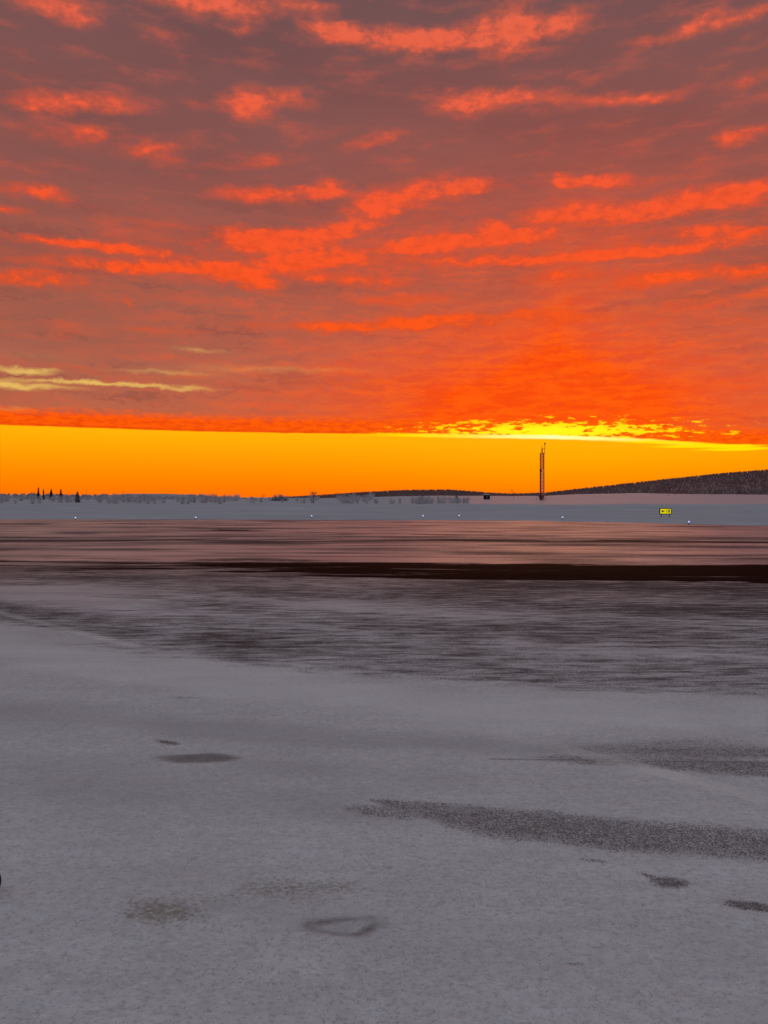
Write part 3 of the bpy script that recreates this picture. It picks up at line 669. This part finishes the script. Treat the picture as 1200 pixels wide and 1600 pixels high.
def bare_tree(u, d, h, seed, label, n=7, mat=None, sp=.5, r0=.12):
    r = random.Random(seed); root = empty('bare_tree', on_ground(u, d)); tag(root, label, 'tree')
    mat = mat or M_TWIGD
    MB().tube((0, 0, -.4), (0, 0, h*.4), r0, r0*.8, 7).tube((0, 0, h*.4), (.1*h*sp, 0, h*.72), r0*.8, r0*.4, 7).build('trunk', mat, root)
    c = MB()
    def br(p, dr, L, rad, lv):
        q = [p[i]+dr[i]*L for i in range(3)]; c.tube(p, q, rad, rad*.55, 4, False)
        if lv == 0: return
        for _ in range(3):
            nd = [dr[i]+r.uniform(-.75, .75) for i in range(3)]; nd[2] += .35; l_ = math.sqrt(sum(x*x for x in nd)); nd = [x/l_ for x in nd]
            f = r.uniform(.5, 1); br([p[i]+dr[i]*L*f for i in range(3)], nd, L*.6, rad*.6, lv-1)
    for k in range(n):
        t = r.uniform(0, 6.283); z = h*r.uniform(.3, .7); br([.1*h*sp*max(0, z/h-.4)/.32, 0, z], [math.cos(t)*sp*1.3, math.sin(t)*sp, .75], h*.26, r0*.45, 3)
    c.build('crown', mat, root); return root
bare_tree(490, 330, 5.2, 3, 'bare bushy tree sticking up above the snow left of the low wooded hill', 9)
bare_tree(803, 430, 5.6, 5, 'spindly leaning bare tree between the dark hut and the mast', 4, sp=.8, r0=.09)
bare_tree(838, 385, 4.2, 8, 'small thin bare tree just left of the foot of the mast', 4, r0=.07)
bare_tree(853, 385, 4.6, 9, 'small thin bare tree just right of the foot of the mast', 4, r0=.07)
bare_tree(715, 290, 4.2, 10, 'tallest bare tree at the right end of the shrub thicket', 7, r0=.08)
bare_tree(657, 290, 3.6, 12, 'dense bare little tree in the middle of the shrub thicket', 9, r0=.08)
bare_tree(190, 430, 6.3, 14, 'faint bare tree on the left skyline right of the frosted spruce', 5, r0=.06)
bare_tree(133, 430, 6.6, 15, 'faint bare tree directly right of the frosted spruce', 4, r0=.05)
bare_tree(226, 400, 4.8, 16, 'short bare tree above the middle of the left scrub belt', 8, r0=.08)
bare_tree(335, 400, 4.6, 17, 'small bare tree where the left hill runs down', 6, r0=.08)
bare_tree(410, 380, 3.9, 18, 'small bare tree left of the rounded snow mound', 6, r0=.07)
bare_tree(52, 430, 5.6, 19, 'little bare tree left of the tallest dark spruce', 6, r0=.08)
bare_tree(9, 430, 4.6, 20, 'little bare tree at the left edge of the skyline', 6, r0=.08)
# ball of twigs at the foot of the mast
dT = 400
fb = twig_mesh(77, 3.3, 1.7, 120, .05).build('bush', M_TWIGD); fb.location = on_ground(845.5, dT-6)
tag(fb, 'dense dark rounded bush at the foot of the mast', 'bush')
# rounded frosted copse that reads as a mound
mdv = MB(); r_ = random.Random(4)
for k in range(170):
    t = r_.uniform(0, 6.283); q = 5.0*math.sqrt(r_.random()); z = 3.0*(1-(q/5.2)**2)*r_.uniform(.6, 1)
    x, y = q*math.cos(t), q*math.sin(t); mdv.tube((x*.7, y*.7, -.3), (x, y, z+.2), .22, .1, 3, False)
cop = mdv.build('thicket', simple('frosted_thicket', (.26, .25, .28), .9, .2, 1)); cop.location = on_ground(435, 420); cop.scale = (1.1, 1.1, 1.25)
tag(cop, 'rounded frosted thicket standing alone like a mound on the snow crest', 'bush')

# ------------------------------------------------------------------ lattice mast
M_RED = simple('red_mast_paint', (.85, .10, .05), .6, .25, 1)
M_WHITE = simple('pale_mast_paint', (.55, .34, .27), .6, .15, 1)
M_DARK = simple('dark_steel', (.045, .02, .018), .7, .3, 2)
M_CONC = simple('concrete', (.3, .29, .29), .9, .2, 3)
px = dT/F                                             # metres per photo pixel at the mast
base_z = on_ground(847, dT)[2]
mast = empty('lattice_mast', (on_ground(847, dT)))
tag(mast, 'tall red lattice mast with antennas on top, on the snow crest', 'mast')
def zrow(v): return H+(HOR-v)/F*dT-base_z
def lattice(z0, z1, hw, step, rl, rb):
    c = MB(); cs = [(-hw, -hw), (hw, -hw), (hw, hw), (-hw, hw)]
    for x, y in cs: c.tube((x, y, z0), (x, y, z1), rl, rl, 6)
    n = max(1, round((z1-z0)/step)); s_ = (z1-z0)/n
    for k in range(n):
        for i in range(4):
            a = cs[i]; b = cs[(i+1) % 4]; za = z0+k*s_; zb = za+s_
            c.tube((a[0], a[1], za), (b[0], b[1], zb), rb, rb, 4); c.tube((b[0], b[1], za), (a[0], a[1], zb), rb, rb, 4)
            c.tube((a[0], a[1], zb), (b[0], b[1], zb), rb*.9, rb*.9, 4)
    return c
ztop = zrow(708.3); zmid = zrow(734)
lattice(-.3, zmid, .95, 1.75, .10, .07).build('lower_section', M_RED, mast)
lattice(zmid+.05, ztop, .90, 1.8, .12, .095).build('upper_section', M_RED, mast)
MB().box((-.95, -1.12, zmid/2+.6), (.55, .22, zmid-1.2)).box((-.95, -1.13, zmid-.3), (1.1, .26, 1.3)).build('cable_tray', M_DARK, mast)
ld = MB(); ld.tube((-.12, -1.12, .2), (-.12, -1.12, zmid-1), .05).tube((.42, -1.12, .2), (.42, -1.12, zmid-1), .05)
zz_ = .5
while zz_ < zmid-1.1: ld.tube((-.12, -1.12, zz_), (.42, -1.12, zz_), .06); zz_ += .75
ld.build('ladder', M_WHITE, mast)
MB().box((.2, 0, ztop+.12), (2.5, 1.7, .18)).build('top_platform', M_RED, mast)
MB().tube((0, 0, ztop+.2), (0, 0, zrow(701)), .36, .34, 8).tube((0, 0, zrow(701)), (0, 0, zrow(697)), .16, .12, 8).build('antenna', M_RED, mast)
wvn = MB().tube((1.42, 0, ztop+.15), (1.42, 0, zrow(694)), .16, .15, 8).tube((1.42, 0, zrow(701.4)), (.1, 0, zrow(701.4)), .15).build('side_pole', M_RED, mast)
MB().lathe((1.42, 0, zrow(694)), [(.16, -.15), (.36, 0), (.44, .3), (.3, .6), (.05, .8)], 10).build('obstruction_lamp', M_DARK, wvn)
for sx in (-1, 1):
    for sy in (-1, 1): MB().box((sx*.8, sy*.8, -.15), (.5, .5, .5)).build('footing', M_CONC, mast)

# ------------------------------------------------------------------ small dark equipment hut with snow on its roof
dh = find_d(760, 780.3, 260, 600)
hut = empty('equipment_hut', on_ground(760.3, dh), 0); tag(hut, 'small dark equipment hut with a snow cap standing on the far snow', 'hut')
s = dh/F; W = 9.0*s; Hh = 6.6*s
M_HUT = simple('black_cladding', (.018, .006, .006), .8, .2, 2, spec=.1)
M_HUTP = simple('worn_panel', (.085, .05, .045), .8, .2, 2)
M_SNOWCAP = simple('snow_cap', (.62, .54, .56), .9, .08, 2)
MB().box((0, 0, Hh/2), (W, W*.8, Hh)).build('wall', M_HUT, hut)
MB().box((W*.04, -W*.4-.03, Hh*.52), (W*.36, .06, Hh*.62)).build('door', M_HUTP, hut)
MB().box((0, -W*.4-.06, Hh-.06), (W*1.03, .1, .18)).box((0, -W*.4-.06, .1), (W*1.03, .1, .2)).box((-W*.5, -W*.4-.06, Hh/2), (.14, .1, Hh-.3)).box((W*.5, -W*.4-.06, Hh/2), (.14, .1, Hh-.3)).build('frame', M_DARK, hut)
MB().box((0, 0, Hh+.08), (W*1.08, W*.88, .14)).build('roof', M_DARK, hut)
sc = MB(); prof = [(-.5, 0), (-.49, .2), (-.36, .36), (0, .42), (.36, .36), (.49, .2), (.5, 0)]
b0 = len(sc.v)
for yy in (-.44*W, .44*W): sc.v += [(p[0]*W*1.04, yy, Hh+.155+p[1]) for p in prof]
n_ = len(prof); sc.f += [tuple(range(n_)), tuple(range(2*n_-1, n_-1, -1))]+[(i, i+n_, (i+1) % n_+n_, (i+1) % n_) for i in range(n_)]
sc.build('roof_snow', M_SNOWCAP, hut)

# ------------------------------------------------------------------ yellow runway sign
ds = 115.0; su = 1039.6; p = on_ground(su, ds)
sg = empty('taxiway_sign', p, R(-1)); tag(sg, 'yellow sign with a black left arrow and the number 18', 'sign')
k_ = ds/F; zc = H+(HOR-798.8)/F*ds-p[2]; SW = 18.6*k_; SH = 9.6*k_
M_YEL = simple('yellow_sign_face', (.80, .66, .0), .5, .03, 2, emit=(.85, .70, .0, 1), es=.62)
M_BLK = simple('black_sign_metal', (.03, .026, .012), .6, .2, 3)
def rrect(w, h, r, n=5):
    o = []
    for cx, cz, a in ((w/2-r, h/2-r, 0), (-w/2+r, h/2-r, 90), (-w/2+r, -h/2+r, 180), (w/2-r, -h/2+r, 270)):
        for i in range(n+1): t = R(a+90*i/n); o.append((cx+r*math.cos(t), cz+r*math.sin(t)))
    return o
def plate(outline, y0, y1, z):
    c = MB(); n = len(outline); c.v = [(a, y0, b+z) for a, b in outline]+[(a, y1, b+z) for a, b in outline]
    c.f = [tuple(range(n)), tuple(range(2*n-1, n-1, -1))]+[(i, n+i, n+(i+1) % n, (i+1) % n) for i in range(n)]; return c
plate(rrect(SW, SH, .14), -.09, .09, zc).build('housing', M_BLK, sg)
plate(rrect(SW-.22, SH-.22, .09), -.105, -.091, zc).build('face', M_YEL, sg)
ar = [(-.66, 0), (-.40, .21), (-.40, .08), (-.16, .08), (-.16, -.08), (-.40, -.08), (-.40, -.21)]
plate([(a*1.0, b) for a, b in ar], -.112, -.1055, zc).build('arrow', M_BLK, sg)
def text_obj(txt, size, mat, parent, loc):
    cu = bpy.data.curves.new('number', 'FONT'); cu.body = txt; cu.size = size; cu.extrude = .003; cu.align_x = 'CENTER'; cu.align_y = 'CENTER'; cu.offset = .012
    to = bpy.data.objects.new('tmp', cu); COL.objects.link(to)
    bpy.context.view_layer.update()
    dg = bpy.context.evaluated_depsgraph_get(); me_ = bpy.data.meshes.new_from_object(to.evaluated_get(dg)); bpy.data.objects.remove(to)
    me_.materials.clear(); me_.materials.append(mat); o = bpy.data.objects.new('number', me_); COL.objects.link(o); o.parent = parent
    o.location = loc; o.rotation_euler = (R(90), 0, 0); return o
text_obj('18', .66, M_BLK, sg, (.34, -.109, zc))
for sx in (-1, 1):
    MB().tube((sx*.60, 0, -.15), (sx*.60, 0, zc-SH/2+.02), .05, .05, 8).lathe((sx*.60, 0, 0), [(.12, -.1), (.12, .03), (.06, .06)], 10).build('leg', M_BLK, sg)

# ------------------------------------------------------------------ thin marker stake behind the sign
st = empty('marker_stake', on_ground(1044.5, 190)); tag(st, 'thin dark marker stake in the snow right behind the yellow sign', 'stake')
MB().tube((0, 0, -.2), (0, 0, 2.7), .022, .016, 6).build('pole', M_TWIG, st)
MB().tube((0, 0, 2.7), (0, 0, 3.0), .07, .05, 6).build('reflector', M_DARK, st)

# ------------------------------------------------------------------ taxiway edge lights
M_LENS = simple('blue_lens', (.5, .6, .9), .2, .02, 3, emit=(.50, .62, 1, 1), es=1.05)
M_STEM = simple('lamp_stem', (.07, .07, .09), .5, .2, 5)
lt = empty('edge_light', (0, 0, 0)); G_L = 'blue white edge lights along the far rim of the apron'
MB().lathe((0, 0, 0), [(.13, -.1), (.13, .02), (.09, .05), (.03, .06), (.03, .16), (.05, .18), (.06, .22)], 12).build('stem', M_STEM, lt)
gl_ = MB().lathe((0, 0, .22), [(.05, 0), (.08, .03), (.09, .08), (.075, .13), (.035, .16)], 12).build('lamp_dome', M_LENS, lt, True)
LIGHTS = [(118, 807, 'edge light below the lone frosted spruce, leftmost on the far rim'), (306, 806.4, 'edge light on the far rim between the left spruces and the snow mound'),
 (487, 805.8, 'edge light on the far rim beside a low dark plough ridge'), (661, 805.2, 'edge light on the far rim below the shrub thicket, left of a pair'),
 (717.5, 804.8, 'edge light on the far rim left of the dark hut, right of a pair'), (879, 808.3, 'edge light on the far rim between the mast and the yellow sign'),
 (1076.5, 813, 'edge light on the rim to the right of the yellow sign')]
for i, (u, v, lab) in enumerate(LIGHTS):
    o = lt if i == 0 else copy_tree(lt)
    dL = (H-.1-.36)*F/(v-HOR); x_ = (u-600)/F*dL
    o.location = (x_, dL, max(float(terrain_z(x_, dL)), 0.0)); tag(o, lab, 'edge light', G_L)

# ------------------------------------------------------------------ dark tyre peeking in at the left edge: unidentified thing, modelled as a wheel
M_SLIVER = simple('dark_sliver', (.022, .022, .025), .8, .2, 9)
dt_ = 5.75; rt = .118
ty = empty('edge_sliver', ((1.4-600)/F*dt_-rt, dt_, .014+rt)); tag(ty, 'unidentified dark tyre just peeking in at the left edge of the picture', 'sliver')
c = MB(); nn = 28; mm = 12; b0 = 0
for i in range(nn):
    t = 2*math.pi*i/nn
    for j in range(mm):
        q = 2*math.pi*j/mm; r0 = rt*.74+rt*.26*math.cos(q); c.v.append((r0*math.cos(t), .036*math.sin(q)*1.0, r0*math.sin(t)))
for i in range(nn):
    for j in range(mm): c.f.append((i*mm+j, i*mm+(j+1) % mm, ((i+1) % nn)*mm+(j+1) % mm, ((i+1) % nn)*mm+j))
c.build('sliver', M_SLIVER, ty, True)
h = MB()
for i in range(20):
    a, b_ = 2*math.pi*i/20, 2*math.pi*(i+1)/20; k = len(h.v); R0 = rt*.52
    h.v += [(0, -.018, 0), (R0*math.cos(a), -.012, R0*math.sin(a)), (R0*math.cos(b_), -.012, R0*math.sin(b_)), (0, .018, 0), (R0*math.cos(a), .012, R0*math.sin(a)), (R0*math.cos(b_), .012, R0*math.sin(b_))]
    h.f += [(k, k+1, k+2), (k+3, k+5, k+4), (k+1, k+4, k+5, k+2)]
h.build('rim', simple('grey_centre', (.22, .22, .23), .5, .1, 5), ty)  # wheel-like centre given to the unidentified thing
